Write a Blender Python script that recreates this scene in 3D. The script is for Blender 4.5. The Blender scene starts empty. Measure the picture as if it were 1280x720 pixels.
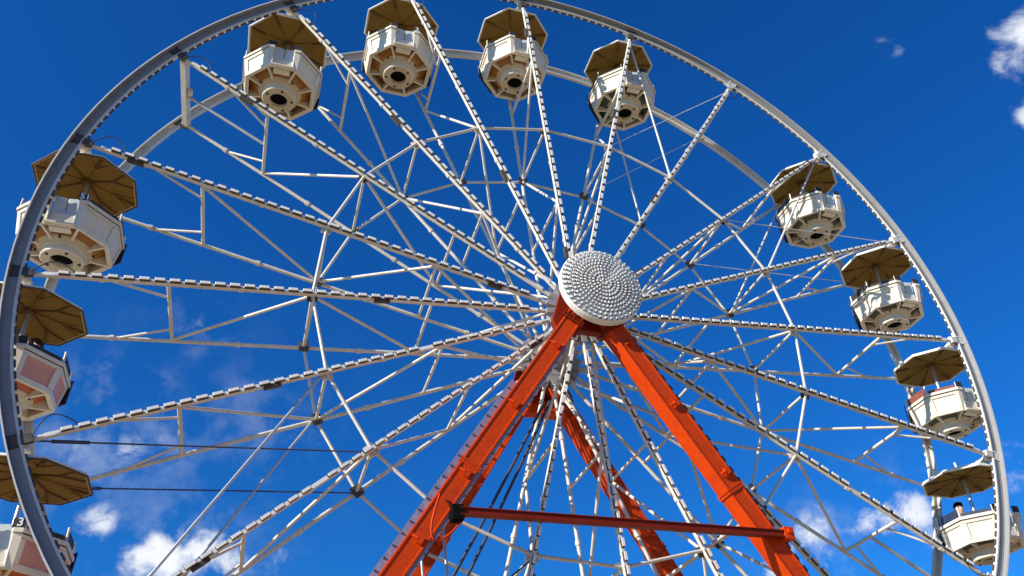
import bpy, math, random
from mathutils import Vector, Matrix
random.seed(7)
C = bpy.context.scene.collection
scn = bpy.context.scene
R_ = math.radians

# ------------------------------------------------------------------ camera
S = 11.5                                    # wheel radius in metres
CAMH = 1.6
TH, RO = 0.58146, -0.06617                  # pitch, roll
cam = bpy.data.cameras.new('camera'); cam_o = bpy.data.objects.new('camera', cam); C.objects.link(cam_o)
fw = Vector((0, math.cos(TH), math.sin(TH))); up0 = Vector((0, -math.sin(TH), math.cos(TH))); r0 = Vector((1, 0, 0))
rt = r0*math.cos(RO) + up0*math.sin(RO); up = -r0*math.sin(RO) + up0*math.cos(RO)
m = Matrix((rt, up, -fw)).transposed().to_4x4(); m.translation = Vector((0, 0, CAMH)); cam_o.matrix_world = m
cam.sensor_width = 36; cam.lens = 36*1067/1280
cam.shift_x = -52.24/1280; cam.shift_y = 56.11/1280
cam.clip_start = 0.05; cam.clip_end = 5000
scn.camera = cam_o
scn.render.resolution_x = 1024; scn.render.resolution_y = 576

# wheel frame: local x = u (along the rim), local -y = towards the viewer, z up
PH = 0.36004
U = Vector((math.cos(PH), math.sin(PH), 0)); N = Vector((math.sin(PH), -math.cos(PH), 0)); Z = Vector((0, 0, 1))
HUB = Vector((0.0203, 1.54533, 1.00037))*S + Vector((0, 0, CAMH))
H = 0.18986*S/2                             # half the distance between the two rims
A0 = 2.59836; DA = 2*math.pi/20

# ------------------------------------------------------------------ sun and sky
EL, DEL = R_(24), R_(16)
SUN = (-U*math.cos(DEL) + N*math.sin(DEL))*math.cos(EL) + Z*math.sin(EL)
sl = bpy.data.lights.new('sun', 'SUN'); sl.energy = 5.0; sl.angle = R_(0.53); sl.color = (1.0, 0.92, 0.79)
so = bpy.data.objects.new('sun', sl); C.objects.link(so)
so.rotation_euler = (-SUN).to_track_quat('-Z', 'Y').to_euler()
so.location = (-30, -20, 40)
scn.view_settings.view_transform = 'Standard'; scn.view_settings.look = 'None'
scn.view_settings.exposure = 0.6; scn.view_settings.gamma = 1.0; scn.view_settings.use_curve_mapping = False

w = bpy.data.worlds.new('World'); scn.world = w; w.use_nodes = True
nt = w.node_tree; nt.nodes.clear()
def nd(t, **k):
    n = nt.nodes.new(t)
    for a, v in k.items(): setattr(n, a, v)
    return n
def ln(a, b): nt.links.new(a, b)
def mth(op, a, b=None, c=None, clamp=False):
    n = nd('ShaderNodeMath', operation=op, use_clamp=clamp)
    for i, v in enumerate((a, b, c)):
        if v is None: continue
        if hasattr(v, 'links'): ln(v, n.inputs[i])
        else: n.inputs[i].default_value = v
    return n.outputs[0]
out = nd('ShaderNodeOutputWorld'); bg = nd('ShaderNodeBackground'); bg.inputs[1].default_value = 0.068
sky = nd('ShaderNodeTexSky', sky_type='NISHITA'); sky.sun_disc = False
sky.sun_elevation = EL; sky.sun_rotation = math.atan2(SUN.x, SUN.y); sky.air_density = 1.0; sky.dust_density = 0.7; sky.ozone_density = 3.0
hs = nd('ShaderNodeHueSaturation'); hs.inputs['Saturation'].default_value = 1.25; hs.inputs['Value'].default_value = 1.0
tn = nd('ShaderNodeMixRGB', blend_type='MULTIPLY'); tn.inputs[0].default_value = 1; tn.inputs[2].default_value = (.22, .93, 1.60, 1)
ln(sky.outputs[0], hs.inputs['Color']); ln(hs.outputs[0], tn.inputs[1])
tc = nd('ShaderNodeTexCoord')
FPX, CX, CY = 1067., 692.24, 416.11
def direction(x, y):
    d = fw + rt*((x-CX)/FPX) - up*((y-CY)/FPX)
    return d.normalized()
# fair-weather clouds: soft patches of the sky dome broken up by noise
CL = [(130,652,40,.92),(205,692,56,1.25),(180,700,44,1.2),(244,692,46,1.2),(285,702,40,.95),(222,672,34,1.1),(112,562,46,.68),(165,556,44,.66),(124,466,24,.50),(252,402,30,.42),
      (206,482,18,.40),(215,600,60,.32),(300,512,60,.26),(60,608,50,.3),(100,640,40,.3),(1012,668,52,1.0),(985,700,56,.9),(1030,690,50,.8),(1078,652,40,.92),
      (1112,650,40,.88),(1142,642,42,.98),(1165,665,40,.7),(1262,72,40,.85),(1282,40,44,1.0),(1252,95,26,.55),(1284,150,22,1.0),
      (1105,50,24,.44),(1150,68,22,.46),(1128,58,22,.40),(340,650,70,.25),(190,600,230,.20),(330,700,120,.34),(90,560,120,.26),(-60,640,120,.8),(1400,100,130,.8),(1420,600,160,.8),(600,860,140,.7),(300,850,120,.8),(1000,860,120,.8)]
acc = None
for x, y, r, g in CL:
    c = direction(x, y)
    dn = nd('ShaderNodeVectorMath', operation='DISTANCE'); ln(tc.outputs['Generated'], dn.inputs[0]); dn.inputs[1].default_value = c
    mr = nd('ShaderNodeMapRange', interpolation_type='SMOOTHSTEP')
    ln(dn.outputs['Value'], mr.inputs[0]); mr.inputs[1].default_value = 1.45*r/1180; mr.inputs[2].default_value = 0.0
    mr.inputs[3].default_value = 0; mr.inputs[4].default_value = g
    acc = mr.outputs[0] if acc is None else mth('MAXIMUM', acc, mr.outputs[0])
wp = nd('ShaderNodeTexNoise'); wp.inputs['Scale'].default_value = 17; wp.inputs['Detail'].default_value = 4; ln(tc.outputs['Generated'], wp.inputs['Vector'])
nz = nd('ShaderNodeTexNoise'); nz.inputs['Scale'].default_value = 30; nz.inputs['Detail'].default_value = 10; nz.inputs['Roughness'].default_value = 0.60
nz.inputs['Distortion'].default_value = 0.35
ln(tc.outputs['Generated'], nz.inputs['Vector'])
f = mth('MULTIPLY_ADD', mth('MULTIPLY_ADD', wp.outputs[0], 0.50, mth('MULTIPLY', nz.outputs[0], 0.60)), 3.8, -1.70)
den = mth('SUBTRACT', f, mth('MULTIPLY_ADD', acc, -1.25, 1.02))
mr = nd('ShaderNodeMapRange', interpolation_type='SMOOTHSTEP'); ln(den, mr.inputs[0])
mr.inputs[1].default_value = 0.0; mr.inputs[2].default_value = 0.70; mr.inputs[3].default_value = 0; mr.inputs[4].default_value = 1
cov_ = mth('MULTIPLY', mr.outputs[0], mth('MULTIPLY_ADD', acc, 0.88, 0.10, clamp=True))
# thin veils of vapour round the cumulus
VE = [(120,562,100,.55),(200,560,70,.5),(215,610,100,.20),(300,520,90,.34),(215,690,130,.45),(1110,650,100,.40),(125,470,44,.5),(250,408,50,.5),(1020,685,100,.45),
      (190,620,300,.13),(205,482,30,.40),(90,640,60,.4),(350,560,120,.22),(1185,660,60,.4)]
vac = None
for x, y, r, g in VE:
    c = direction(x, y)
    dn = nd('ShaderNodeVectorMath', operation='DISTANCE'); ln(tc.outputs['Generated'], dn.inputs[0]); dn.inputs[1].default_value = c
    mv = nd('ShaderNodeMapRange', interpolation_type='SMOOTHSTEP')
    ln(dn.outputs['Value'], mv.inputs[0]); mv.inputs[1].default_value = 1.2*r/1180; mv.inputs[2].default_value = 0.0
    mv.inputs[3].default_value = 0; mv.inputs[4].default_value = g*.68
    vac = mv.outputs[0] if vac is None else mth('MAXIMUM', vac, mv.outputs[0])
vn = nd('ShaderNodeTexNoise'); vn.inputs['Scale'].default_value = 19; vn.inputs['Detail'].default_value = 9; vn.inputs['Roughness'].default_value = .62; vn.inputs['Distortion'].default_value = .12
ln(tc.outputs['Generated'], vn.inputs['Vector'])
vr = nd('ShaderNodeMapRange', interpolation_type='SMOOTHSTEP'); ln(vn.outputs[0], vr.inputs[0]); vr.inputs[1].default_value = .44; vr.inputs[2].default_value = .68
veil = mth('MULTIPLY', vac, vr.outputs[0])
cov_ = mth('SUBTRACT', 1.0, mth('MULTIPLY', mth('SUBTRACT', 1.0, cov_), mth('SUBTRACT', 1.0, veil)))
mx = nd('ShaderNodeMixRGB'); ln(cov_, mx.inputs[0]); ln(tn.outputs[0], mx.inputs[1]); 
cr = nd('ShaderNodeMixRGB'); cr.inputs[1].default_value = (5.0, 5.9, 7.6, 1); cr.inputs[2].default_value = (9.6, 9.9, 10.4, 1)
shd = nd('ShaderNodeMapRange', interpolation_type='SMOOTHSTEP'); ln(den, shd.inputs[0]); shd.inputs[1].default_value = -.2; shd.inputs[2].default_value = 1.0
ln(shd.outputs[0], cr.inputs[0]); ln(cr.outputs[0], mx.inputs[2])
ln(mx.outputs[0], bg.inputs[0]); ln(bg.outputs[0], out.inputs[0])

# ------------------------------------------------------------------ materials
def paint(name, col, rough=0.45, dirt=(0.30, 0.24, 0.16), amount=0.35, scale=2.2, rust=0.0, metal=0.0, vary=0.10, bump=0.0, spec=0.4):
    mt = bpy.data.materials.new(name); mt.use_nodes = True
    t = mt.node_tree; b = t.nodes['Principled BSDF']; b.inputs['Specular IOR Level'].default_value = spec
    b.inputs['Roughness'].default_value = rough; b.inputs['Metallic'].default_value = metal
    co = t.nodes.new('ShaderNodeTexCoord')
    n1 = t.nodes.new('ShaderNodeTexNoise'); n1.inputs['Scale'].default_value = scale; n1.inputs['Detail'].default_value = 7; n1.inputs['Roughness'].default_value = .65
    oi = t.nodes.new('ShaderNodeObjectInfo'); ofs = t.nodes.new('ShaderNodeVectorMath'); ofs.operation = 'MULTIPLY_ADD'
    cb = t.nodes.new('ShaderNodeCombineXYZ'); [t.links.new(oi.outputs['Random'], cb.inputs[q]) for q in range(3)]
    t.links.new(cb.outputs[0], ofs.inputs[0]); ofs.inputs[1].default_value = (37, 91, 53); t.links.new(co.outputs['Object'], ofs.inputs[2])
    vec = ofs.outputs[0]
    t.links.new(vec, n1.inputs['Vector'])
    r1 = t.nodes.new('ShaderNodeMapRange'); r1.inputs[1].default_value = .50; r1.inputs[2].default_value = .80; r1.inputs[3].default_value = 0; r1.inputs[4].default_value = amount
    t.links.new(n1.outputs[0], r1.inputs[0])
    n2 = t.nodes.new('ShaderNodeTexNoise'); n2.inputs['Scale'].default_value = scale*7; n2.inputs['Detail'].default_value = 5
    t.links.new(vec, n2.inputs['Vector'])
    r2 = t.nodes.new('ShaderNodeMapRange'); r2.inputs[1].default_value = .3; r2.inputs[2].default_value = .7; r2.inputs[3].default_value = 1-vary; r2.inputs[4].default_value = 1.0
    t.links.new(n2.outputs[0], r2.inputs[0])
    m1 = t.nodes.new('ShaderNodeMixRGB'); m1.inputs[1].default_value = (*col, 1); m1.inputs[2].default_value = (*dirt, 1); t.links.new(r1.outputs[0], m1.inputs[0])
    m2 = t.nodes.new('ShaderNodeMixRGB'); m2.blend_type = 'MULTIPLY'; m2.inputs[0].default_value = 1
    t.links.new(m1.outputs[0], m2.inputs[1]); t.links.new(r2.outputs[0], m2.inputs[2])
    last = m2.outputs[0]
    if rust:
        n3 = t.nodes.new('ShaderNodeTexNoise'); n3.inputs['Scale'].default_value = 5; n3.inputs['Detail'].default_value = 9; n3.inputs['Roughness'].default_value = .7
        t.links.new(vec, n3.inputs['Vector'])
        r3 = t.nodes.new('ShaderNodeMapRange'); r3.inputs[1].default_value = .62; r3.inputs[2].default_value = .68; r3.inputs[3].default_value = 0; r3.inputs[4].default_value = rust
        t.links.new(n3.outputs[0], r3.inputs[0])
        m3 = t.nodes.new('ShaderNodeMixRGB'); m3.inputs[2].default_value = (.16, .065, .025, 1); t.links.new(r3.outputs[0], m3.inputs[0]); t.links.new(last, m3.inputs[1])
        last = m3.outputs[0]
    t.links.new(last, b.inputs['Base Color'])
    r4 = t.nodes.new('ShaderNodeMapRange'); r4.inputs[1].default_value = .3; r4.inputs[2].default_value = .7; r4.inputs[3].default_value = rough*.8; r4.inputs[4].default_value = min(1, rough*1.25)
    t.links.new(n1.outputs[0], r4.inputs[0]); t.links.new(r4.outputs[0], b.inputs['Roughness'])
    if bump:
        bp = t.nodes.new('ShaderNodeBump'); bp.inputs['Strength'].default_value = bump; bp.inputs['Distance'].default_value = .02
        t.links.new(n2.outputs[0], bp.inputs['Height']); t.links.new(bp.outputs[0], b.inputs['Normal'])
    return mt
M = dict(
    white=paint('white_steel_paint', (.66, .635, .58), .42, amount=.45, rust=.12, vary=.2),
    rim=paint('rim_paint', (.60, .59, .56), .42, amount=.5, rust=.12), web=paint('rim_web_shade', (.27, .275, .285), .5, amount=.4, dirt=(.14, .12, .10)), cover=paint('cover_paint', (.76, .77, .76), .4, amount=.2),
    dred=paint('dark_red_and_shade', (.19, .016, .002), .45, amount=.2, dirt=(.05, .008, .003), spec=.2), hubp=paint('hub_grey', (.34, .33, .34), .5, amount=.5, rust=.6),
    tub=paint('tub_paint', (.72, .655, .54), .38, amount=.22, vary=.06),
    lamp=paint('lamp_cap', (.78, .78, .75), .30, amount=.15),
    dark=paint('dark_rubber', (.028, .026, .028), .6, amount=.2, dirt=(.10, .08, .06)),
    strip=paint('lamp_strip_base', (.075, .062, .05), .6, amount=.4, dirt=(.09, .07, .05)),
    black=paint('black_opening', (.006, .006, .006), .8, amount=0, spec=.05),
    plate=paint('splice_plate', (.06, .055, .055), .6, amount=.4),
    orange=paint('orange_paint', (.62, .052, .0006), .5, dirt=(.26, .018, .002), amount=.55, rust=.6, scale=1.7, bump=.08, spec=.2, vary=.22),
    steel=paint('galvanised_steel', (.50, .53, .56), .35, metal=.6, amount=.2),
    cable=paint('cable', (.035, .045, .09), .5, amount=.1),
    canopy=paint('canopy_underside', (.24, .145, .022), .7, dirt=(.12, .07, .02), amount=.5, scale=2.5),
    rib=paint('canopy_rib', (.11, .06, .018), .7, amount=.2),
    ctop=paint('canopy_top', (.76, .78, .74), .5, amount=.3),
    navy=paint('navy_pad', (.020, .032, .075), .5, amount=.1),
    pad=paint('dark_pad', (.030, .026, .026), .6, amount=.2),
    rustpad=paint('rust_red_pad', (.20, .055, .035), .6, amount=.2),
    door=paint('door_panel', (.52, .58, .60), .35, amount=.2),
    salmon=paint('salmon_panel', (.70, .31, .23), .45, amount=.2),
    led=paint('light_panel', (.25, .21, .31), .35, amount=.5, dirt=(.55, .55, .58), scale=5),
    skin=paint('skin', (.55, .33, .24), .5, amount=.1), hair=paint('hair', (.02, .014, .012), .5, amount=.1),
    shirt=paint('grey_shirt', (.13, .11, .11), .8, amount=.2), shirt2=paint('dark_shirt', (.05, .04, .04), .8, amount=.2),
    ground=paint('pale_gravel', (.50, .37, .20), .9, dirt=(.30, .26, .20), amount=.6, scale=.15, vary=.25),
    cone=paint('cone_paint', (.56, .47, .33), .5, amount=.4, dirt=(.35, .27, .17)), pan_brown=paint('pan_brown', (.42, .19, .040), .5, dirt=(.40, .20, .06), amount=.5),
    pan_red=paint('pan_red', (.55, .15, .05), .5, amount=.4, dirt=(.3, .1, .05)),
    pan_grey=paint('pan_grey', (.10, .11, .075), .5, amount=.4, dirt=(.14, .13, .10)),
)

# ------------------------------------------------------------------ mesh helper
class MB:
    def __init__(s): s.v = []; s.f = []; s.sm = []; s.mi = []
    def add(s, vs, fs, smooth=False, mi=0):
        o = len(s.v); s.v += [tuple(x) for x in vs]
        for f in fs: s.f.append(tuple(i+o for i in f)); s.sm.append(smooth); s.mi.append(mi)
        return s
    def tube(s, p, q, r, r2=None, seg=10, caps=True, mi=0):
        p, q = Vector(p), Vector(q); r2 = r if r2 is None else r2
        d = (q-p).normalized(); a = d.orthogonal().normalized(); b = d.cross(a)
        ring = [a*math.cos(2*math.pi*i/seg) + b*math.sin(2*math.pi*i/seg) for i in range(seg)]
        vs = [p+x*r for x in ring] + [q+x*r2 for x in ring]
        s.add(vs, [(i, (i+1) % seg, seg+(i+1) % seg, seg+i) for i in range(seg)], True, mi)
        if caps:
            s.add(vs[:seg], [tuple(reversed(range(seg)))], mi=mi); s.add(vs[seg:], [tuple(range(seg))], mi=mi)
        return s
    def box(s, c, x, y, z, dx, dy, dz, mi=0, taper=1.0):      # centre, unit axes, full sizes; taper acts on the +z end
        c, x, y, z = Vector(c), Vector(x), Vector(y), Vector(z)
        vs = []
        for k in (-1, 1):
            t = taper if k == 1 else 1
            for j in (-1, 1):
                for i in (-1, 1): vs.append(c + x*(i*dx/2*t) + y*(j*dy/2*t) + z*(k*dz/2))
        return s.add(vs, [(0, 2, 3, 1), (4, 5, 7, 6), (0, 1, 5, 4), (2, 6, 7, 3), (0, 4, 6, 2), (1, 3, 7, 5)], mi=mi)
    def bar(s, p, q, ref, wd, dp, mi=0):                       # square bar from p to q; ref = direction of its depth
        p, q, ref = Vector(p), Vector(q), Vector(ref); z = (q-p); L = z.length; z.normalize()
        y = (ref - z*ref.dot(z)).normalized(); x = y.cross(z)
        return s.box((p+q)/2, x, y, z, wd, dp, L, mi)
    def ring(s, pts, closed=True, smooth=False):               # pts: list of sections (each an open or closed profile)
        n = len(pts); k = len(pts[0]); vs = [p for sec in pts for p in sec]
        fs = []
        for a in range(n if closed else n-1):
            b = (a+1) % n
            for i in range(k):
                j = (i+1) % k; fs.append((a*k+i, a*k+j, b*k+j, b*k+i))
        return s.add(vs, fs, smooth)
    def build(s, name, mat, parent=None, bevel=0):
        me = bpy.data.meshes.new(name); me.from_pydata(s.v, [], s.f)
        me.polygons.foreach_set('use_smooth', s.sm); me.polygons.foreach_set('material_index', s.mi)
        for mt in (mat if isinstance(mat, list) else [mat]): me.materials.append(mt)
        me.validate(); me.update()
        import bmesh
        bm = bmesh.new(); bm.from_mesh(me); bmesh.ops.recalc_face_normals(bm, faces=bm.faces); bm.to_mesh(me); bm.free()
        o = bpy.data.objects.new(name, me); C.objects.link(o)
        if parent: o.parent = parent
        if bevel:
            b = o.modifiers.new('bevel', 'BEVEL'); b.width = bevel; b.segments = 2; b.limit_method = 'ANGLE'
        return o
def thing(name, label, cat, loc=(0, 0, 0), rz=0, group=None):
    o = bpy.data.objects.new(name, None); C.objects.link(o); o.location = loc; o.rotation_euler = (0, 0, rz); o.empty_display_size = .3
    o['label'] = label; o['category'] = cat
    if group: o['group'] = group
    return o

# ------------------------------------------------------------------ ground (one sheet to the horizon)
g = MB(); g.add([(-3000, -3000, 0), (3000, -3000, 0), (3000, 3000, 0), (-3000, 3000, 0)], [(0, 1, 2, 3)])
go = g.build('ground', M['ground']); go['kind'] = 'structure'

# unseen tree-shaped belt, added to block the glow along the horizon
def belt():
    b = MB(); n = 260; rows = []
    for i in range(n):
        a = 2*math.pi*i/n
        h = 15 + 3.5*math.sin(a*9+1) + 2.5*math.sin(a*23) + random.uniform(-2.2, 2.2)
        r = 95 + 6*math.sin(a*7) + random.uniform(-3, 3)
        prof = [(r-2, 0), (r-5, h*.3), (r-4, h*.7), (r+1, h), (r+7, h*.8), (r+9, 0)]
        rows.append([Vector(((rr+random.uniform(-1, 1))*math.cos(a), (rr+random.uniform(-1, 1))*math.sin(a), z+(random.uniform(-.8, .8) if z else 0))) for rr, z in prof])
    b.ring(rows, True, False)
    return b
tl = belt().build('horizon_blocker', paint('blocker_dark', (.06, .075, .03), .9, amount=.5, dirt=(.03, .04, .015), scale=.3, vary=.5)); tl['kind'] = 'stuff'
tl['label'] = 'unseen dark belt added far around the wheel to block horizon light'

# ------------------------------------------------------------------ wheel
WH = thing('ferris_wheel', 'tall white steel ferris wheel with lamp lined spokes and a round studded hub cover', 'ferris wheel', HUB, PH)
def P(k, off, r):                            # local point on spoke k; off in metres towards the viewer, r as a share of the radius
    a = A0 - k*DA
    return Vector((r*S*math.cos(a), -off, r*S*math.sin(a)))
FR = Vector((0, -1, 0))
def rimsec(a, sgn):
    c, s_ = math.cos(a), math.sin(a); e = Vector((c, 0, s_)); res = []
    ri, ro = S*1.0, S*(1.0205 if sgn == 1 else 1.0165); d0, d1 = H-.01, H+(.195 if sgn == 1 else .165); rec = d1-H-.06; t = .05
    prof = [(ri, d0), (ro, d0), (ro, d1), (ro-.03, d1), (ro-.03, d1-rec), (ri+.035, d1-rec), (ri+.035, d1-rec+.03), (ri, d1-rec+.03)]
    for r, d in prof: res.append(e*r + FR*(d if sgn == 1 else d-2*H-.155))
    return res
rims = []
for sgn in (1, -1):
    b = MB()
    secs = [rimsec(2*math.pi*i/160, sgn) for i in range(160)]
    k = 8; vs = [p for s_ in secs for p in s_]; 
    for i in range(k):                       # each face of the profile gets its own vertices, so that the corners stay sharp
        j = (i+1) % k
        vv = [p for s_ in secs for p in (s_[i], s_[j])]
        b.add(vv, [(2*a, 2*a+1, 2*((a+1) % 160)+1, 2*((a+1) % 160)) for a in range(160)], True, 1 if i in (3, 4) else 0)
    o = b.build('rim', [M['rim'], M['web' if sgn == 1 else 'rim']], WH); rims.append(o)  # front web: shade of the recess put into its darker colour
    if sgn == 1: o['label'] = 'front rim with a row of small lamps along its inner edge'
# lamps on the inner edge of the front rim: dark housings with white lenses on one continuous white strip
b = MB()
sec = []
for i in range(320):
    a = 2*math.pi*i/320; e = Vector((math.cos(a), 0, math.sin(a))); c = e*(S*1.0) + FR*(H+.03)
    sec.append([c-e*.012-FR*.035, c-e*.012+FR*.035, c+e*.006+FR*.035, c+e*.006-FR*.035])
b.ring(sec)
for i in range(300):
    a = 2*math.pi*(i+.5)/300
    if abs(((A0-a)/DA) - round((A0-a)/DA)) < .03: continue
    e = Vector((math.cos(a), 0, math.sin(a))); t = Vector((-math.sin(a), 0, math.cos(a))); c = e*(S-.01) + FR*(H+.03)
    b.box(c-e*.02, t, FR, -e, .165, .045, .038, mi=1, taper=.85)
b.build('lamp_strip', [M['lamp'], M['strip']], rims[0])
def sample(p, q, step, m0, m1):
    L = (q-p).length; n = int((L-m0-m1)/step); d = (q-p).normalized()
    return [p + d*(m0 + (i+.5)*(L-m0-m1)/n) for i in range(n)], d
# splices on the rims
for sgn in (1, -1):
    for k in range(20):
        b = MB(); a = A0-k*DA; e = Vector((math.cos(a), 0, math.sin(a))); t = Vector((-math.sin(a), 0, math.cos(a)))
        b.box(e*(S*1.011) + FR*(H+.065 if sgn == 1 else -H-.09), t, e, FR, .26, .13, .03)
        b.box(e*(S*.992) + FR*(sgn*(H+.06)), t, e, FR, .17, .19, .08)
        for i in (-1, 1):
            for j in (-1, 1): b.tube(e*(S*1.011+j*.06) + t*(i*.11) + FR*(H+.07 if sgn == 1 else -H-.085), e*(S*1.011+j*.06) + t*(i*.11) + FR*(H+.10 if sgn == 1 else -H-.055), .02, seg=6)
        b.build('splice_plate', M['plate' if k in (0, 1, 2, 3, 4, 19, 18, 17) else 'rim'], WH)  # joint shadow painted into the plates at the top and left
RN = (.777, .532, .307)
for k in range(20):
    for sgn in (1, -1):
        p, q = P(k, sgn*H, .06), P(k, sgn*H, .999)
        b = MB(); b.tube(p, q, .050 if sgn == 1 else .047, seg=12)
        for r in (.19, .42, .655, .88):       # bolted sleeve joints
            d = (q-p).normalized(); c = P(k, sgn*H, r+.002*((k*7) % 5)); b.tube(c-d*.05, c+d*.05, .068, seg=12)
        sp = b.build('spoke', M['white'], WH)
        if sgn == 1:
            sp['label'] = 'front spoke carrying a row of lamp fittings'
            f0 = FR*.055
            ps, d = sample(p+f0, q+f0, .285, .55, .55)
            y = d.cross(FR).normalized()
            b = MB(); b.bar(p+d*.35+f0, q-d*.35+f0, FR, .075, .026)
            for i, c in enumerate(ps):
                if (i*7+k*13) % 71 == 0: continue
                jt = .012*math.sin(i*12.9+k*7.7); c = c + d*jt; b.box(c + FR*.052, d, y, FR, .20+jt, .066, .082, mi=1); b.box(c + FR*.099 + y*jt*.3, d, y, FR, .195+jt, .063, .016, mi=0, taper=.88)
                if (i*7+k*5) % 29 == 0: b.box(c - d*.14 - y*.055 - FR*.03, d, y, FR, .34, .08, .09, mi=1)
            b.build('lamp_strip', [M['lamp'], M['strip']], sp)
    for r in RN:
        MB().tube(P(k, H-.05, r), P(k, -H+.05, r), .036 if r != .777 else .042, seg=10).build('post', M['white'], WH)
    # small stub braces beside the outer post
    for sgn in (1, -1):
        MB().tube(P(k, sgn*(H-.03), .868), P(k, sgn*(H*.56), .779), .03, seg=8).build('stub_brace', M['white'], WH)
    rr = [.777, .532, .307, .066]; s_ = -1 if k % 2 == 0 else 1
    for i in range(3):
        MB().tube(P(k, s_*(H-.05), rr[i]), P(k, -s_*(H-.05), rr[i+1]), .037, seg=10).build('diagonal_brace', M['white'], WH); s_ = -s_
    for sgn in (1, -1):
        MB().tube(P(k, sgn*(H-.02), .532), P(k+1, sgn*(H-.02), .532), .038, seg=10).build('ring_bar', M['white'], WH)
        b = MB(); a = A0-k*DA; e = Vector((math.cos(a), 0, math.sin(a))); t = Vector((-math.sin(a), 0, math.cos(a)))
        b.box(P(k, sgn*(H-.075), .532), t, e, FR, .26, .22, .05)
        b.build('joint_plate', M['plate' if (sgn == -1 or k % 3 == 0) else 'white'], WH)
    if k % 5 == 0:                           # bays that carry no gondola: an open cross bar and its stay
        b = MB(); a = A0-k*DA; e = Vector((math.cos(a), 0, math.sin(a)))
        b.bar(P(k, H-.03, .988), P(k, -H+.03, .988), e, .15, .15); b.tube(P(k, H*.2, .975), P(k, H*.05, .975), .06)
        b.build('rim_crossbar', M['white'], WH)
        MB().tube(P(k, -.05, .982), P(k, 0, .779), .042, seg=8).build('stay_rod', M['steel'], WH)
for bay in (4, 6, 14, 16):                   # crossed tie rods
    for sgn in (1, -1):
        for k1, k2 in ((bay, bay+1), (bay+1, bay)):
            b = MB(); p, q = P(k1, sgn*(H-.06), .985), P(k2, sgn*(H-.06), .538); d = (q-p).normalized()
            left = bay in (14, 16); dark = left and k1 > k2
            rad = .017 if dark else (.030 if left else (.032 if k1 < k2 else .012))
            b.tube(p, q, rad, seg=8); c = p.lerp(q, .10)
            if left: b.tube(c-d*.30, c+d*.30, .036, seg=8)
            b.build('tie_rod', M['cable'] if dark else (M['steel'] if left else M['white']), WH)
for k in range(20):                          # loose lamp cable loops at the rim joints
    b = MB(); p = P(k, H+.12, .985); a = A0-k*DA; e = Vector((math.cos(a), 0, math.sin(a))); t = Vector((math.sin(a), 0, -math.cos(a)))
    if k in (3, 7, 8, 9, 13): continue
    prev = p
    for i in range(1, 11):
        u_ = i/10; q = p - e*(u_*.75) + t*(.30*math.sin(math.pi*u_)*(1 if k % 2 else .7)) + FR*(.06*math.sin(3*u_)); b.tube(prev, q, .012, seg=5, caps=False); prev = q
    b.build('cable_loop', M['dark'], WH)

# hub
def disc(b, off0, off1, r, seg=48, r2=None): return b.tube(FR*off0, FR*off1, r, r2, seg=seg)
b = MB(); disc(b, -H*1.9, H*1.85, .30, 32)
for sgn in (1, -1): disc(b, sgn*H-.05, sgn*H+.05, .66)
for sgn in (1, -1): disc(b, sgn*H*.72-.02, sgn*H*.72+.02, .60)
disc(b, -H*.7, H*.7, .42, 32)
for k in range(20):
    for sgn in (1, -1):
        a = A0-k*DA; e = Vector((math.cos(a), 0, math.sin(a))); t = Vector((-math.sin(a), 0, math.cos(a)))
        b.box(P(k, sgn*(H), .062), t, e, FR, .13, .22, .16)
b.build('hub', M['hubp'], WH)
# hub cover: a shallow dish studded with lamp caps
OC = 2.09*H; RCV = .0865*S; DX = Vector((.15, 0, .03))
cov = MB(); seg = 72
rows = [(0, .10), (.35, .085), (.7, .045), (.93, .0), (.985, -.015), (1.0, -.05), (1.0, -.19), (.94, -.21)]
vs = []
for r, z in rows:
    for i in range(seg):
        a = 2*math.pi*i/seg; vs.append(DX + Vector((math.cos(a), 0, math.sin(a)))*(max(r, .001)*RCV) + FR*(OC+z))
cov.add(vs, [(j*seg+i, j*seg+(i+1) % seg, (j+1)*seg+(i+1) % seg, (j+1)*seg+i) for j in range(3) for i in range(seg)], True)
cov.add(vs, [(j*seg+i, j*seg+(i+1) % seg, (j+1)*seg+(i+1) % seg, (j+1)*seg+i) for j in range(3, len(rows)-1) for i in range(seg)])
cov.tube(DX+FR*(OC-.21), DX+FR*(OC-.20), RCV*.95, seg=48)
cov = cov.build('hub_cover', M['cover'], WH)
def zc(f): return .10 - .115*f*f
bulbs = []
for f, n in ((.94, 44), (.845, 44), (.75, 44), (.655, 44), (.56, 40), (.465, 34), (.37, 28), (.275, 20), (.18, 14), (.085, 6)):
    for i in range(n):
        a = 2*math.pi*(i+.5*(int(f*100) % 2))/n; bulbs.append((DX + Vector((math.cos(a), 0, math.sin(a)))*(f*RCV) + FR*(OC+zc(f)-.005), Vector((math.cos(a), 0, math.sin(a)))))
stuff = MB(); first = None
def bulb_mb(b, p, e):
    t = e.cross(FR)
    b.box(p+FR*.014, e, t, FR, .078, .042, .012, mi=1)
    b.box(p+FR*.026-e*.014+t*.008, e, t, FR, .055, .038, .026, taper=.85)
    b.tube(p+FR*.036-e*.012+t*.008, p+FR*.06-e*.012+t*.008, .022, .016, seg=8)
for n, (p, e) in enumerate(bulbs):
    if n < 100: b = MB(); bulb_mb(b, p, e); b.build('bulb', [M['lamp'], M['strip']], cov)
    else: bulb_mb(stuff, p, e)
o = stuff.build('bulb', [M['lamp'], M['strip']], cov); o['kind'] = 'stuff'

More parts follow.
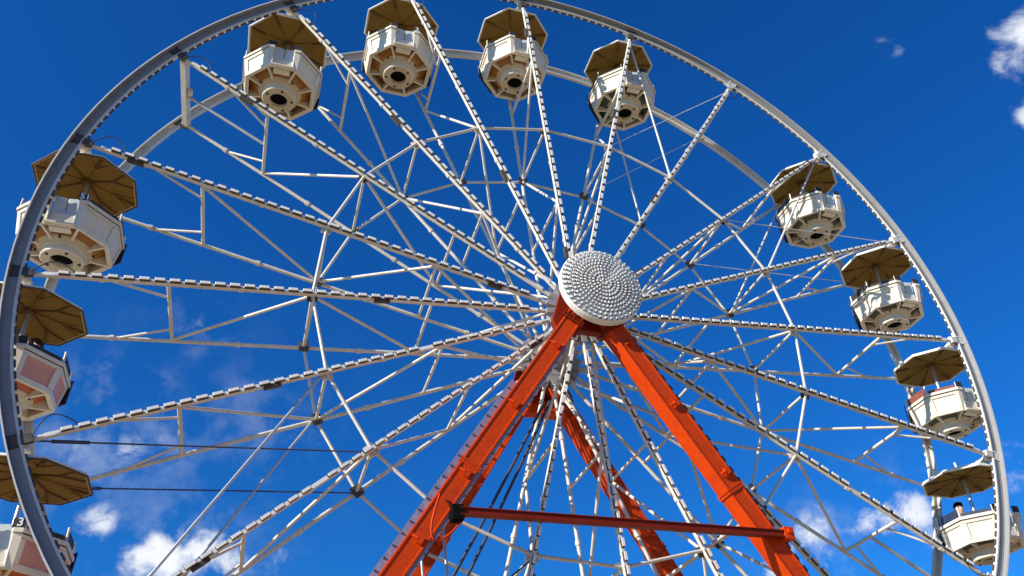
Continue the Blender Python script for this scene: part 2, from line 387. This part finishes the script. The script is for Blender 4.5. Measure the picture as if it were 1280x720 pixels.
# ------------------------------------------------------------------ support frame
BASE = Vector((HUB.x, HUB.y, 0))
ST = thing('support_frame', 'orange steel A-frame stand carrying the wheel on four slanted legs', 'support frame', BASE, PH)
HZ = HUB.z
def Q(u, off, v): return Vector((u, -off, HZ+v))
OFF = {1: 1.60*H, -1: 1.62*H}
SL = {1: .622, -1: .565}
LW = .40
legs = {}
for sgn in (1, -1):
    for side in (-1, 1):
        o = OFF[sgn]*sgn; sl_ = SL[sgn]
        p = Q(side*sl_*.25, o, -.25); q = Q(side*sl_*HZ, o, -HZ+.12)
        d = (q-p).normalized()
        b = MB(); b.bar(p, q, FR, LW, LW)
        x = FR.cross(d).normalized()
        for t_ in (1.1, 2.6, 4.2, 5.6, 7.2, 9.0):        # welded collars and lugs
            c = p + d*t_
        b.bar(p + FR*(LW/2+.004) + x*(LW/2-.03), q + FR*(LW/2+.004) + x*(LW/2-.03), FR, .05, .02)
        b.bar(p + FR*(LW/2+.004) - x*(LW/2-.03), q + FR*(LW/2+.004) - x*(LW/2-.03), FR, .05, .02)
        lg = b.build('leg', M['orange'], ST, bevel=.012); legs[(sgn, side)] = (lg, p, q, d, x)
        # foot
        MB().box(Q(side*sl_*HZ, o, -HZ+.06), (1, 0, 0), (0, 1, 0), (0, 0, 1), 1.1, .9, .12).build('foot_plate', M['plate'], ST)
        # lugs, bolts and cable eyes on the visible faces
        for t_ in ((1.55, 3.4, 5.3, 6.9) if side == -1 else (1.2, 2.9, 4.7, 6.2)):
            b = MB(); c = p + d*t_ + FR*(LW/2+.05)
            b.box(c + x*.06, d, x, FR, .16, .10, .10)
            b.tube(c - x*.12, c - x*.0 + FR*.03, .03, seg=8); b.build('lug', M['orange'], lg)
        # joint collar of the two leg lengths
        c = p + d*5.05
        b = MB(); b.box(c, x, FR, d, LW+.05, LW+.05, .05); b.box(c+d*.07, x, FR, d, LW+.05, LW+.05, .05); b.build('joint_collar', M['orange'], lg)
# lamp boards along the front legs
for side in (-1, 1):
    lg, p, q, d, x = legs[(1, side)]
    outw = x if x.x*side > 0 else -x
    for nm, pos, wdt in (('outer', outw*(LW/2+.02), 1), ('inner', -outw*(LW/2-.0), 0)):
        if nm == 'inner' and side == 1: continue
        b = MB(); bl = b
        if nm == 'outer' and side == -1:
            a0 = p + d*2.9 + outw*(LW/2+.065) + FR*(LW/2-.05); a1 = q - d*1 + outw*(LW/2+.065) + FR*(LW/2-.05)
            b.bar(a0, a1, FR, .12, .05)
            ps, _ = sample(a0, a1, .27, .1, .1)
            for c in ps: bl.tube(c+outw*.02+FR*.025, c+outw*.02+FR*.05, .022, seg=8, mi=1)
        elif nm == 'outer':
            a0 = p + d*.9 + outw*(LW/2+.03) + FR*(LW/2-.12); a1 = q - d*1 + outw*(LW/2+.03) + FR*(LW/2-.12)
            b.bar(a0, a1, FR, .06, .12)
            ps, _ = sample(a0, a1, .27, .1, .1)
            for c in ps: bl.box(c+outw*.06, d, FR, outw, .17, .10, .06, taper=.75, mi=1)
        else:
            a0 = p + d*1.4 - outw*(LW/2+.035) + FR*(LW/2-.05); a1 = q - d*1 - outw*(LW/2+.035) + FR*(LW/2-.05)
            b.bar(a0, a1, FR, .07, .09)
            ps, _ = sample(a0, a1, .27, .1, .1)
            for c in ps: bl.tube(c+FR*.04, c+FR*.075, .028, seg=8, mi=1)
        lb = b.build('lamp_board', [M['led'] if side == -1 else M['strip'], M['plate']], lg)
# leg heads, bearing housings and gussets
for sgn in (1, -1):
    o = OFF[sgn]*sgn; b = MB()
    b.tube(FR*(o-.28)+Z*HZ, FR*(o+.28)+Z*HZ, .46, seg=32)
    vs = [(-.80, -1.02), (-.34, -.92), (.34, -.92), (.80, -1.02), (.86, -.72), (.52, .22), (.30, .34), (-.30, .34), (-.62, .22), (-.90, -.72)]
    n = len(vs); V = [Q(u_, o-.02, v_) for u_, v_ in vs] + [Q(u_, o-.21, v_) for u_, v_ in vs]
    b.add(V, [tuple(range(n)), tuple(range(2*n-1, n-1, -1))] + [(i, (i+1) % n, n+(i+1) % n, n+i) for i in range(n)])
    for side in (-1, 1):                      # flange plates where the legs bolt on
        lg, p, q, d, x = legs[(sgn, side)]
        for t_ in (.62, .70): b.box(p+d*t_, x, FR, d, LW+.14, LW+.12, .05)
        for i in (-1, 0, 1): b.tube(p+d*.74+x*(i*.16)+FR*(LW/2+.03), p+d*.56+x*(i*.16)+FR*(LW/2+.03), .025, seg=6)
        b.bar(p+d*.1+FR*(LW/2+.06), p+d*.6+FR*(LW/2+.02), x, .03, .12)
    b.build('leg_head', M['dred'], ST, bevel=.01)  # shadow beneath the hub cover is put into the heads' dark red
# cross beam of the front pair, with brackets
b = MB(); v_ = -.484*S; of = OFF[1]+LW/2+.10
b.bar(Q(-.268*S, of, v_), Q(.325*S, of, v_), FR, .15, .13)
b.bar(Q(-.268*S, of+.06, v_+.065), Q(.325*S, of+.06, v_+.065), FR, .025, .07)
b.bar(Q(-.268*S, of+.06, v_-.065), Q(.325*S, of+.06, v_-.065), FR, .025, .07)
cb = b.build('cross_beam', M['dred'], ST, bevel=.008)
b = MB(); b.box(Q(-.272*S, of-.02, v_-.03), (1, 0, 0), (0, 1, 0), Z, .22, .22, .30); b.build('bracket', M['black'], cb, bevel=.01)
b = MB(); b.box(Q(.333*S, of-.03, v_+.02), (1, 0, 0), (0, 1, 0), Z, .22, .26, .26); b.tube(Q(.333*S, of+.10, v_+.05), Q(.333*S, of+.17, v_+.05), .07, seg=6); b.build('bracket', M['orange'], cb, bevel=.01)
b = MB(); b.bar(Q(-.09*S*.62, -OFF[-1], -.095*S), Q(.09*S*.62, -OFF[-1], -.095*S), Z, .30, .36); b.build('cross_beam', M['orange'], ST, bevel=.01)
# orange cable loop hanging on the left leg, next to the beam
lg, p, q, d, x = legs[(1, -1)]
b = MB(); c = Q(-.30*S, OFF[1]+LW/2+.05, -.455*S); prev = c
for i in range(1, 19):
    a = i/18; qn = c + Vector((-.42*math.sin(math.pi*a)*(1-.3*a)+.50*a, -.05-.04*math.sin(5*a), -.85*math.sin(math.pi*a*.9)-.10*a)); b.tube(prev, qn, .022, seg=6, caps=False); prev = qn
b.build('cable_loop', M['orange'], lg)

# supply hoses hanging from the hub
for p_, q_ in (((-.04, 0, -.16), (-.221, 0, -.528)), ((-.055, 0, -.17), (-.245, 0, -.528))):
    b = MB(); a_, c_ = Vector((p_[0]*S, 0, HZ+p_[2]*S)), Vector((q_[0]*S, 0, HZ+q_[2]*S)); c2 = a_ + (c_-a_)*((HZ-1.5)/((-q_[2])*S)*.98)
    prev = a_
    for i in range(1, 25):
        t_ = i/24; qn = a_.lerp(c2, t_) + Vector((.10*math.sin(math.pi*t_), 0, 0)); b.tube(prev, qn, .035, seg=7, caps=False); prev = qn
    b.build('supply_hose', M['cable'], ST)

# ------------------------------------------------------------------ gondolas
TB = 2.46                                    # the gondola's base is this far below its pivot
def octo(r, z, rot=22.5): return [Vector((r*math.sin(R_(rot+45*i)), -r*math.cos(R_(rot+45*i)), z)) for i in range(8)]
# vertex i = corner between face i and face i+1; face 0 (between corners 7 and 0) looks to the front (-y), then anticlockwise
def face(i, r, z0, z1, r1=None, inset=0.0):
    r1 = r if r1 is None else r1
    a0, a1 = octo(r, z0), octo(r1, z1)
    return a0[(i-1) % 8], a0[i], a1[i], a1[(i-1) % 8]
def slab(b, quad, th, margin=(0, 0, 0, 0), proud=0.0):
    # quad: lower-left, lower-right, upper-right, upper-left; margins left,right,bottom,top (metres)
    a, c, e, f = [Vector(v) for v in quad]
    nrm = (c-a).cross(f-a).normalized(); mid = (a+c+e+f)/4
    if nrm.dot(Vector((mid.x, mid.y, 0))) < 0: nrm = -nrm
    ww = (c-a).length; hh = ((f-a).length+(e-c).length)/2
    def uv(u_, v_): return a.lerp(c, u_).lerp(f.lerp(e, u_), v_)
    l, r, bo, to = margin
    q = [uv(l/ww, bo/hh), uv(1-r/ww, bo/hh), uv(1-r/ww, 1-to/hh), uv(l/ww, 1-to/hh)]
    V = [v + nrm*proud for v in q] + [v + nrm*(proud-th) for v in q]
    b.add(V, [(0, 1, 2, 3), (7, 6, 5, 4), (0, 4, 5, 1), (1, 5, 6, 2), (2, 6, 7, 3), (3, 7, 4, 0)])
def zz(v): return TB+v-(.19 if v < -1.0 else 0)                       # height above the base of a level measured from the pivot
def text_mesh(txt, size, name, mat, parent, mw):
    cu = bpy.data.curves.new('txt', 'FONT'); cu.body = txt; cu.size = size; cu.extrude = .004; cu.align_x = 'CENTER'; cu.align_y = 'CENTER'; cu.offset = .004
    to = bpy.data.objects.new('txt', cu); C.objects.link(to)
    bpy.context.view_layer.update()
    me = bpy.data.meshes.new_from_object(to.evaluated_get(bpy.context.evaluated_depsgraph_get()))
    bpy.data.objects.remove(to); bpy.data.curves.remove(cu)
    me.materials.clear(); me.materials.append(mat)
    o = bpy.data.objects.new(name, me); C.objects.link(o); o.parent = parent; o.matrix_local = mw
    return o
def make_gondola(k, label, panel, pan, number=None, rust=False, yaw=0):
    loc = HUB + U*(S*math.cos(A0-k*DA)) + Z*(S*math.sin(A0-k*DA)-TB)
    G = thing('gondola', label, 'gondola', loc, PH+yaw, 'round ferris wheel gondolas under octagonal canopies')
    # canopy
    Rc = 1.10; ze, zm = zz(-.26), zz(-.12)
    b = MB(); o0 = octo(Rc, ze); o1 = octo(Rc*.985, ze+.075); ctr = Vector((0, 0, zm+.10))
    b.add(o0+o1+[ctr], [(i, (i+1) % 8, 8+(i+1) % 8, 8+i) for i in range(8)] + [(8+i, 8+(i+1) % 8, 16) for i in range(8)])
    o2 = octo(Rc-.035, ze+.001)
    b.add(o0+o2, [(i, (i+1) % 8, 8+(i+1) % 8, 8+i) for i in range(8)])
    can = b.build('canopy', M['ctop'], G)
    b = MB(); o2 = octo(Rc-.035, ze+.002); b.add(o2+[Vector((0, 0, zm))], [(i, (i+1) % 8, 8) for i in range(8)])
    yf = k < 0
    for i in range(8):
        c = octo(1, 0)[i]; cn = octo(1, 0)[(i+1) % 8]; cp = octo(1, 0)[i-1]
        def on(dirv, r, dz=.012): return Vector((dirv.x*r, dirv.y*r, zm+(ze-zm)*r/Rc-dz))
        b.bar(on(c, .10), on(c, .58), Z, .03, .035, mi=1 if yf and i % 2 else 0)
        if yf:
            for o_ in (cn, cp):
                e_ = (c*.72+o_*.28).normalized(); b.bar(on(c, .58), on(e_, .99), Z, .03, .04, mi=1 if i % 2 else 0)
        if not yf or i % 2 == 0: b.bar(on(c, .66), on(c, 1.03), Z, .05, .05, mi=1)
    b.tube((0, 0, zm-.10), (0, 0, zm-.01), .12, seg=16, mi=1)
    b.build('lining', [M['canopy'], M['rib']], can)
    b = MB()
    for i in range(8):
        p, q = octo(Rc+.004, ze+.0)[i], octo(Rc+.004, ze+.0)[(i+1) % 8]; b.tube(p, q, .022, seg=8)
    b.build('edge_trim', M['rib'] if k in (-1, -2, -3) else M['ctop'], can)
    # hangers from the rim to the canopy
    for s_ in (-1, 1):
        b = MB()
        y = s_*(H-.02)
        V = [(-.16, .72*s_, zz(-.06)), (.16, .72*s_, zz(-.06)), (.10, y, zz(.06)), (-.10, y, zz(.06))]
        b.add([Vector((a, c, e)) for a, c, e in V]+[Vector((a, c, e-.06)) for a, c, e in V], [(0, 1, 2, 3), (7, 6, 5, 4), (0, 4, 5, 1), (1, 5, 6, 2), (2, 6, 7, 3), (3, 7, 4, 0)])
        b.tube((0, .6*s_, zz(-.02)), (0, s_*(H+.05), zz(-.02)), .075, seg=14)
        b.box((0, s_*(H-.06), zz(.02)), (1, 0, 0), (0, 1, 0), (0, 0, 1), .26, .10, .26)
        b.build('hanger', M['tub'], G)
    MB().tube((0, 0, zz(-2.0)), (0, 0, zz(-.13)), .045, seg=14).build('pole', M['steel'], G)
    MB().tube((-.05, .02, zz(0.0)), (-.09, .02, zz(.30)), .03, seg=10).build('mast_tip', M['tub'], can)
    # tub ---------------------------------------------------
    z1, z0 = zz(-1.38), zz(-1.95); R1, R0 = 1.05, .945
    lip0, lip1 = zz(-1.37), zz(-1.29); RL = 1.085
    b = MB()
    DW = .50                                  # width of the door
    for i in range(8):
        q = face(i, R0, z0, z1, R1)
        fwid = (q[1]-q[0]).length
        if i == 0:
            m_ = (fwid-DW)/2
            slab(b, q, .05, (0, fwid-m_, 0, 0)); slab(b, q, .05, (fwid-m_, 0, 0, 0)); slab(b, q, .05, (m_, m_, 0, .52))
        else:
            slab(b, q, .045, (0, 0, 0, 0), -.045)
            slab(b, q, .05, (0, 0, 0, .48)); slab(b, q, .05, (0, 0, .50, 0))
            slab(b, q, .05, (0, fwid-.085, .08, .06)); slab(b, q, .05, (fwid-.085, 0, .08, .06))
    # bottom frame ring
    oa, ob_, oc, od = octo(R0, z0), octo(R0-.04, z0), octo(R0-.04, z0+.35), octo(R0, z0+.02)
    b.add(oa+ob_+oc, [(i, (i+1) % 8, 8+(i+1) % 8, 8+i) for i in range(8)] + [(8+i, 8+(i+1) % 8, 16+(i+1) % 8, 16+i) for i in range(8)])
    # inner skin so that nothing shows through
    ia, ib_ = octo(R0-.07, z0+.16), octo(R1-.09, z1+.05)
    b.add(ia+ib_, [(i, (i+1) % 8, 8+(i+1) % 8, 8+i) for i in range(1, 7)])
    tub = b.build('tub', M['tub'], G)
    b = MB()
    for i in range(8):
        if i == 0: continue
        b = MB(); q = face(i, R0, z0, z1, R1); slab(b, q, .012, (.085, .085, .09, .07), -.033); b.build('side_panel', panel, tub)
    # lip around the top, open at the door
    b = MB()
    lo, li = octo(RL, 0), octo(RL-.11, 0)
    for i in range(8):
        a, c = lo[i-1], lo[i]; a2, c2 = li[i-1], li[i]
        segs = [(0, 1)] if i else [(0, (1-.60)/2), (1-(1-.60)/2, 1)]
        for s0, s1 in segs:
            V = [a.lerp(c, s0), a.lerp(c, s1), a2.lerp(c2, s1), a2.lerp(c2, s0)]
            b.add([v+Z*lip0 for v in V]+[v+Z*lip1 for v in V], [(3, 2, 1, 0), (4, 5, 6, 7), (0, 1, 5, 4), (1, 2, 6, 5), (2, 3, 7, 6), (3, 0, 4, 7)])
    b.build('lip', M['tub'], tub, bevel=.01)
    b = MB()
    o_a, o_b = octo(R1+.006, z1-.012), octo(R1+.006, lip0+.004)
    b.add(o_a+o_b, [((i-1) % 8, i, 8+i, 8+(i-1) % 8) for i in range(1, 8)])
    b.build('seal_strip', M['dark'], tub)
    # door leaves
    for s_ in (-1, 1):
        b = MB(); yb = -(R0*math.cos(R_(22.5))-.02); yt = -(R1*math.cos(R_(22.5))-.06)
        xa, xb = s_*.012, s_*(DW/2-.012)
        V = [Vector((xa, yb+.10, z0+.07)), Vector((xb, yb+.02, z0+.05)), Vector((xb, yt+.02, zz(-1.20))), Vector((xa, yt+.06, zz(-1.20)))]
        b.add(V+[v+Vector((0, .04, 0)) for v in V], [(0, 1, 2, 3), (7, 6, 5, 4), (0, 4, 5, 1), (1, 5, 6, 2), (2, 6, 7, 3), (3, 7, 4, 0)])
        dr = b.build('door', M['door'], tub, bevel=.008)
        b = MB(); b.tube(Vector((s_*(DW/2+.01), yb-.03, z0+.05)), Vector((s_*(DW/2+.01), yt-.03, zz(-1.20))), .022, seg=8); b.build('door_frame', M['tub'], dr)
    b = MB(); b.box((0, -(R0*math.cos(R_(22.5)))-.03, z0+.03), (1, 0, 0), (0, 1, 0), Z, .56, .10, .035); b.build('door_step', M['tub'], tub)
    MB().box((0, -(R0*math.cos(R_(22.5)))+.13, z0-.0), (1, 0, 0), (0, 1, 0), Z, .40, .16, .05).build('step_plate', M['tub'], tub)
    # dark pads above the lip
    for i in range(1, 8):
        b = MB(); q = face(i, RL-.055, lip1-.002, zz(-1.19 if i in (1, 7) else -1.06), RL-.05); fwid = (q[1]-q[0]).length
        slab(b, q, .05, (.05, .05, 0, 0))
        rear = i in (3, 4, 5)
        b.build('backrest', M['rustpad'] if (rust and i in (6, 7)) else (M['navy'] if (rear or k in (8, 9)) else M['pad']), tub)
    for i in range(8):
        b = MB(); c = octo(RL-.055, 0)[i]; b.tube(c+Z*lip1, c+Z*zz(-1.12 if i in (0, 7) else -1.03), .022, seg=8); b.build('rail_post', M['tub'], tub)
    # navy screens outside the three rear faces
    for i in (3, 4, 5):
        b = MB(); slab(b, face(i, RL+.03, zz(-1.72), zz(-1.18), RL+.06), .02, (.04, .04, 0, 0)); b.build('rear_screen', M['navy'], tub)
    # number plates either side of the door
    for s_ in (-1, 1):
        a = octo(RL-.05, 0)[0 if s_ > 0 else 7]
        b = MB(); c = Vector((s_*.315, a.y-.02, zz(-1.205))); b.box(c, (1, 0, 0), (0, 1, 0), Z, .20, .02, .17)
        npl = b.build('number_plate', M['dark'], tub)
        if number and s_ > 0:
            text_mesh(number, .20, 'number', M['lamp'], npl, Matrix.Translation(c+Vector((.01, -.014, .005))) @ Matrix.Rotation(R_(90), 4, 'X'))
    # underside: pan with eight ribs and a collar
    b = MB(); q0, q1 = octo(R0-.04, z0+.34), octo(.555, z0+.005)
    b.add(q0+q1, [(i, (i+1) % 8, 8+(i+1) % 8, 8+i) for i in range(8)]); pn = b.build('floor_pan', pan, G)
    b = MB(); n = 40
    prof = [(.55, z0+.01), (.51, z0-.03), (.43, z0-.085), (.42, z0-.10), (.42, z0-.255), (.40, z0-.272), (.228, z0-.276), (.218, z0-.10)]
    for j in range(len(prof)-1):
        mi_ = 2 if j < 2 else (3 if 4 < j < 6 else 0)
        (ra, za), (rb, zb) = prof[j], prof[j+1]
        V = [Vector((ra*math.cos(2*math.pi*i/n), ra*math.sin(2*math.pi*i/n), za)) for i in range(n)] + [Vector((rb*math.cos(2*math.pi*i/n), rb*math.sin(2*math.pi*i/n), zb)) for i in range(n)]
        b.add(V, [(i, (i+1) % n, n+(i+1) % n, n+i) for i in range(n)], True, mi_)
    for i in range(5):
        a = R_(36+72*i+k*31); c = Vector((.335*math.cos(a), .335*math.sin(a), z0-.265)); b.tube(c, c-Z*.03, .032, seg=8, mi=1)
    for i in range(4):
        a = R_(15+90*i+k*17); c = Vector((.56*math.cos(a), .56*math.sin(a), z0-.02)); b.tube(c, c-Z*.05, .025, seg=6, mi=1)
    b.build('collar', [M['tub'], M['dark'], M['cone'], M['cone']], pn)
    b = MB(); V = [Vector((.222*math.cos(2*math.pi*i/n), .222*math.sin(2*math.pi*i/n), z0-.18)) for i in range(n)]; b.add(V, [tuple(range(n))]); b.build('hub_opening', M['black'], pn)
    for i in range(8):
        c = octo(1, 0)[i]; p = c*(R0-.02); q = c*.50; t = Vector((-c.y, c.x, 0)); b = MB()
        V = [p+Z*(z0-.004), q+Z*(z0-.055), q+Z*(z0+.02), p+Z*(z0+.33)]
        b.add([v+t*.024 for v in V]+[v-t*.024 for v in V], [(0, 1, 2, 3), (7, 6, 5, 4), (0, 4, 5, 1), (1, 5, 6, 2), (2, 6, 7, 3), (3, 7, 4, 0)])
        b.build('pan_rib', M['tub'], pn)
    return G
T, SA = M['tub'], M['salmon']
GL = {
 -3: make_gondola(-3, 'salmon gondola with a plate reading 3, lowest on the left side of the wheel', SA, M['pan_red'], '3'),
 -2: make_gondola(-2, 'salmon gondola half hidden behind the left rim, directly below the one numbered 51', SA, M['pan_red']),
 -1: make_gondola(-1, 'cream gondola with a plate reading 51, behind the upper left rim', T, M['pan_brown'], '51'),
  1: make_gondola(1, 'brown bottomed white gondola, first right of the bare cross bar at upper left', T, M['pan_brown']),
  2: make_gondola(2, 'brown bottomed white gondola with a plate reading 2, near the wheel top', T, M['pan_brown'], '2'),
  3: make_gondola(3, 'white gondola at the very top of the wheel with a spoke across its tub', T, M['pan_brown']),
  4: make_gondola(4, 'white gondola with grey underside, just left of the empty joint at upper right', T, M['pan_grey']),
  6: make_gondola(6, 'white gondola with shadow streaked tub, uppermost of the four on the right', T, M['pan_grey']),
  7: make_gondola(7, 'white gondola with dark brown canopy, second from top of the four on the right side', T, M['pan_grey']),
  8: make_gondola(8, 'white gondola with a rust red pad above its left lip, right side of the wheel', T, M['pan_grey'], None, True),
  9: make_gondola(9, 'cream gondola carrying a dark haired rider, lowest on the right side of the wheel', T, M['pan_grey']),
}

# ------------------------------------------------------------------ riders
def rider(loc, face_dir, label, shirt, lean=0.0):
    me = bpy.data.meshes.new('person')
    # joints: pelvis, waist, chest, neck, chin, head, nose ; arms ; thighs, shins (seated, facing +x)
    J = [(0, 0, 0), (.01, 0, .20), (.03, 0, .42), (.04, 0, .54), (.06, 0, .62), (.06, 0, .74), (.12, 0, .68),
         (.02, .19, .45), (.10, .26, .22), (.33, .20, .22), (.41, .18, .23), (.02, -.19, .45), (.10, -.26, .22), (.33, -.20, .22), (.41, -.18, .23),
         (.05, .10, .0), (.38, .13, .03), (.34, .13, -.20), (.42, .13, -.26), (.05, -.10, 0), (.38, -.13, .03), (.34, -.13, -.20), (.42, -.13, -.26)]
    Ed = [(0, 1), (1, 2), (2, 3), (3, 4), (4, 5), (4, 6), (2, 7), (7, 8), (8, 9), (9, 10), (2, 11), (11, 12), (12, 13), (13, 14), (0, 15), (15, 16), (16, 17), (17, 18), (0, 19), (19, 20), (20, 21), (21, 22)]
    rad = [.16, .15, .16, .07, .10, .125, .03, .065, .05, .04, .035, .065, .05, .04, .035, .085, .07, .05, .04, .085, .07, .05, .04]
    me.from_pydata(J, Ed, [])
    o = bpy.data.objects.new('person', me); C.objects.link(o)
    bpy.context.view_layer.objects.active = o
    sk = o.modifiers.new('skin', 'SKIN'); sk.use_smooth_shade = True
    for v, r in zip(me.skin_vertices[0].data, rad): v.radius = (r, r)
    me.skin_vertices[0].data[0].use_root = True
    ss = o.modifiers.new('sub', 'SUBSURF'); ss.levels = 2; ss.render_levels = 2
    o.location = loc; o.rotation_euler = (0, lean, math.atan2(face_dir.y, face_dir.x))
    mt = bpy.data.materials.new('person_skin_and_shirt'); mt.use_nodes = True; t = mt.node_tree
    co = t.nodes.new('ShaderNodeTexCoord'); sx = t.nodes.new('ShaderNodeSeparateXYZ'); t.links.new(co.outputs['Object'], sx.inputs[0])
    gt = t.nodes.new('ShaderNodeMath'); gt.operation = 'GREATER_THAN'; gt.inputs[1].default_value = .53; t.links.new(sx.outputs[2], gt.inputs[0])
    mxx = t.nodes.new('ShaderNodeMixRGB'); mxx.inputs[1].default_value = (*shirt, 1); mxx.inputs[2].default_value = (.55, .33, .24, 1)
    t.links.new(gt.outputs[0], mxx.inputs[0]); t.links.new(mxx.outputs[0], t.nodes['Principled BSDF'].inputs['Base Color'])
    me.materials.append(mt)
    o['label'] = label; o['category'] = 'person'
    b = MB(); n = 14; rings = []
    for j in range(7):                        # cap of hair over the crown and back of the head
        ph = R_(j*19); row = []
        for i in range(n):
            ca = math.cos(2*math.pi*i/n); z = .725+.125*math.cos(ph)
            if ca > -.2: z = max(z, .805 - .05*(ca < .3))
            row.append(Vector((.05+.132*math.sin(ph)*ca, .122*math.sin(ph)*math.sin(2*math.pi*i/n), z+.012)))
        rings.append(row)
    V = [p for r in rings for p in r]
    b.add(V, [(j*n+i, j*n+(i+1) % n, (j+1)*n+(i+1) % n, (j+1)*n+i) for j in range(6) for i in range(n)], True)
    b.build('hair', M['hair'], o)
    b = MB()
    for s_ in (-1, 1): b.tube((.135, .035*s_, .725), (.152, .034*s_, .725), .013, seg=8)
    b.build('eye', M['hair'], o)
    return o
g9 = GL[9].matrix_world
def gpos(k, x, y, z): 
    L = HUB + U*(S*math.cos(A0-k*DA)) + Z*(S*math.sin(A0-k*DA)-TB)
    return L + U*x - N*y + Z*z
rider(gpos(9, -.40, .10, zz(-1.52)), Vector((-.25, -1, 0)), 'dark haired person in a grey top looking out of the lowest gondola on the right', (.12, .10, .10))
rider(gpos(-2, .42, -.25, zz(-1.62)), Vector((-.2, -1, 0)), 'dark haired rider in dark clothes at the lip of the salmon gondola', (.03, .025, .025))
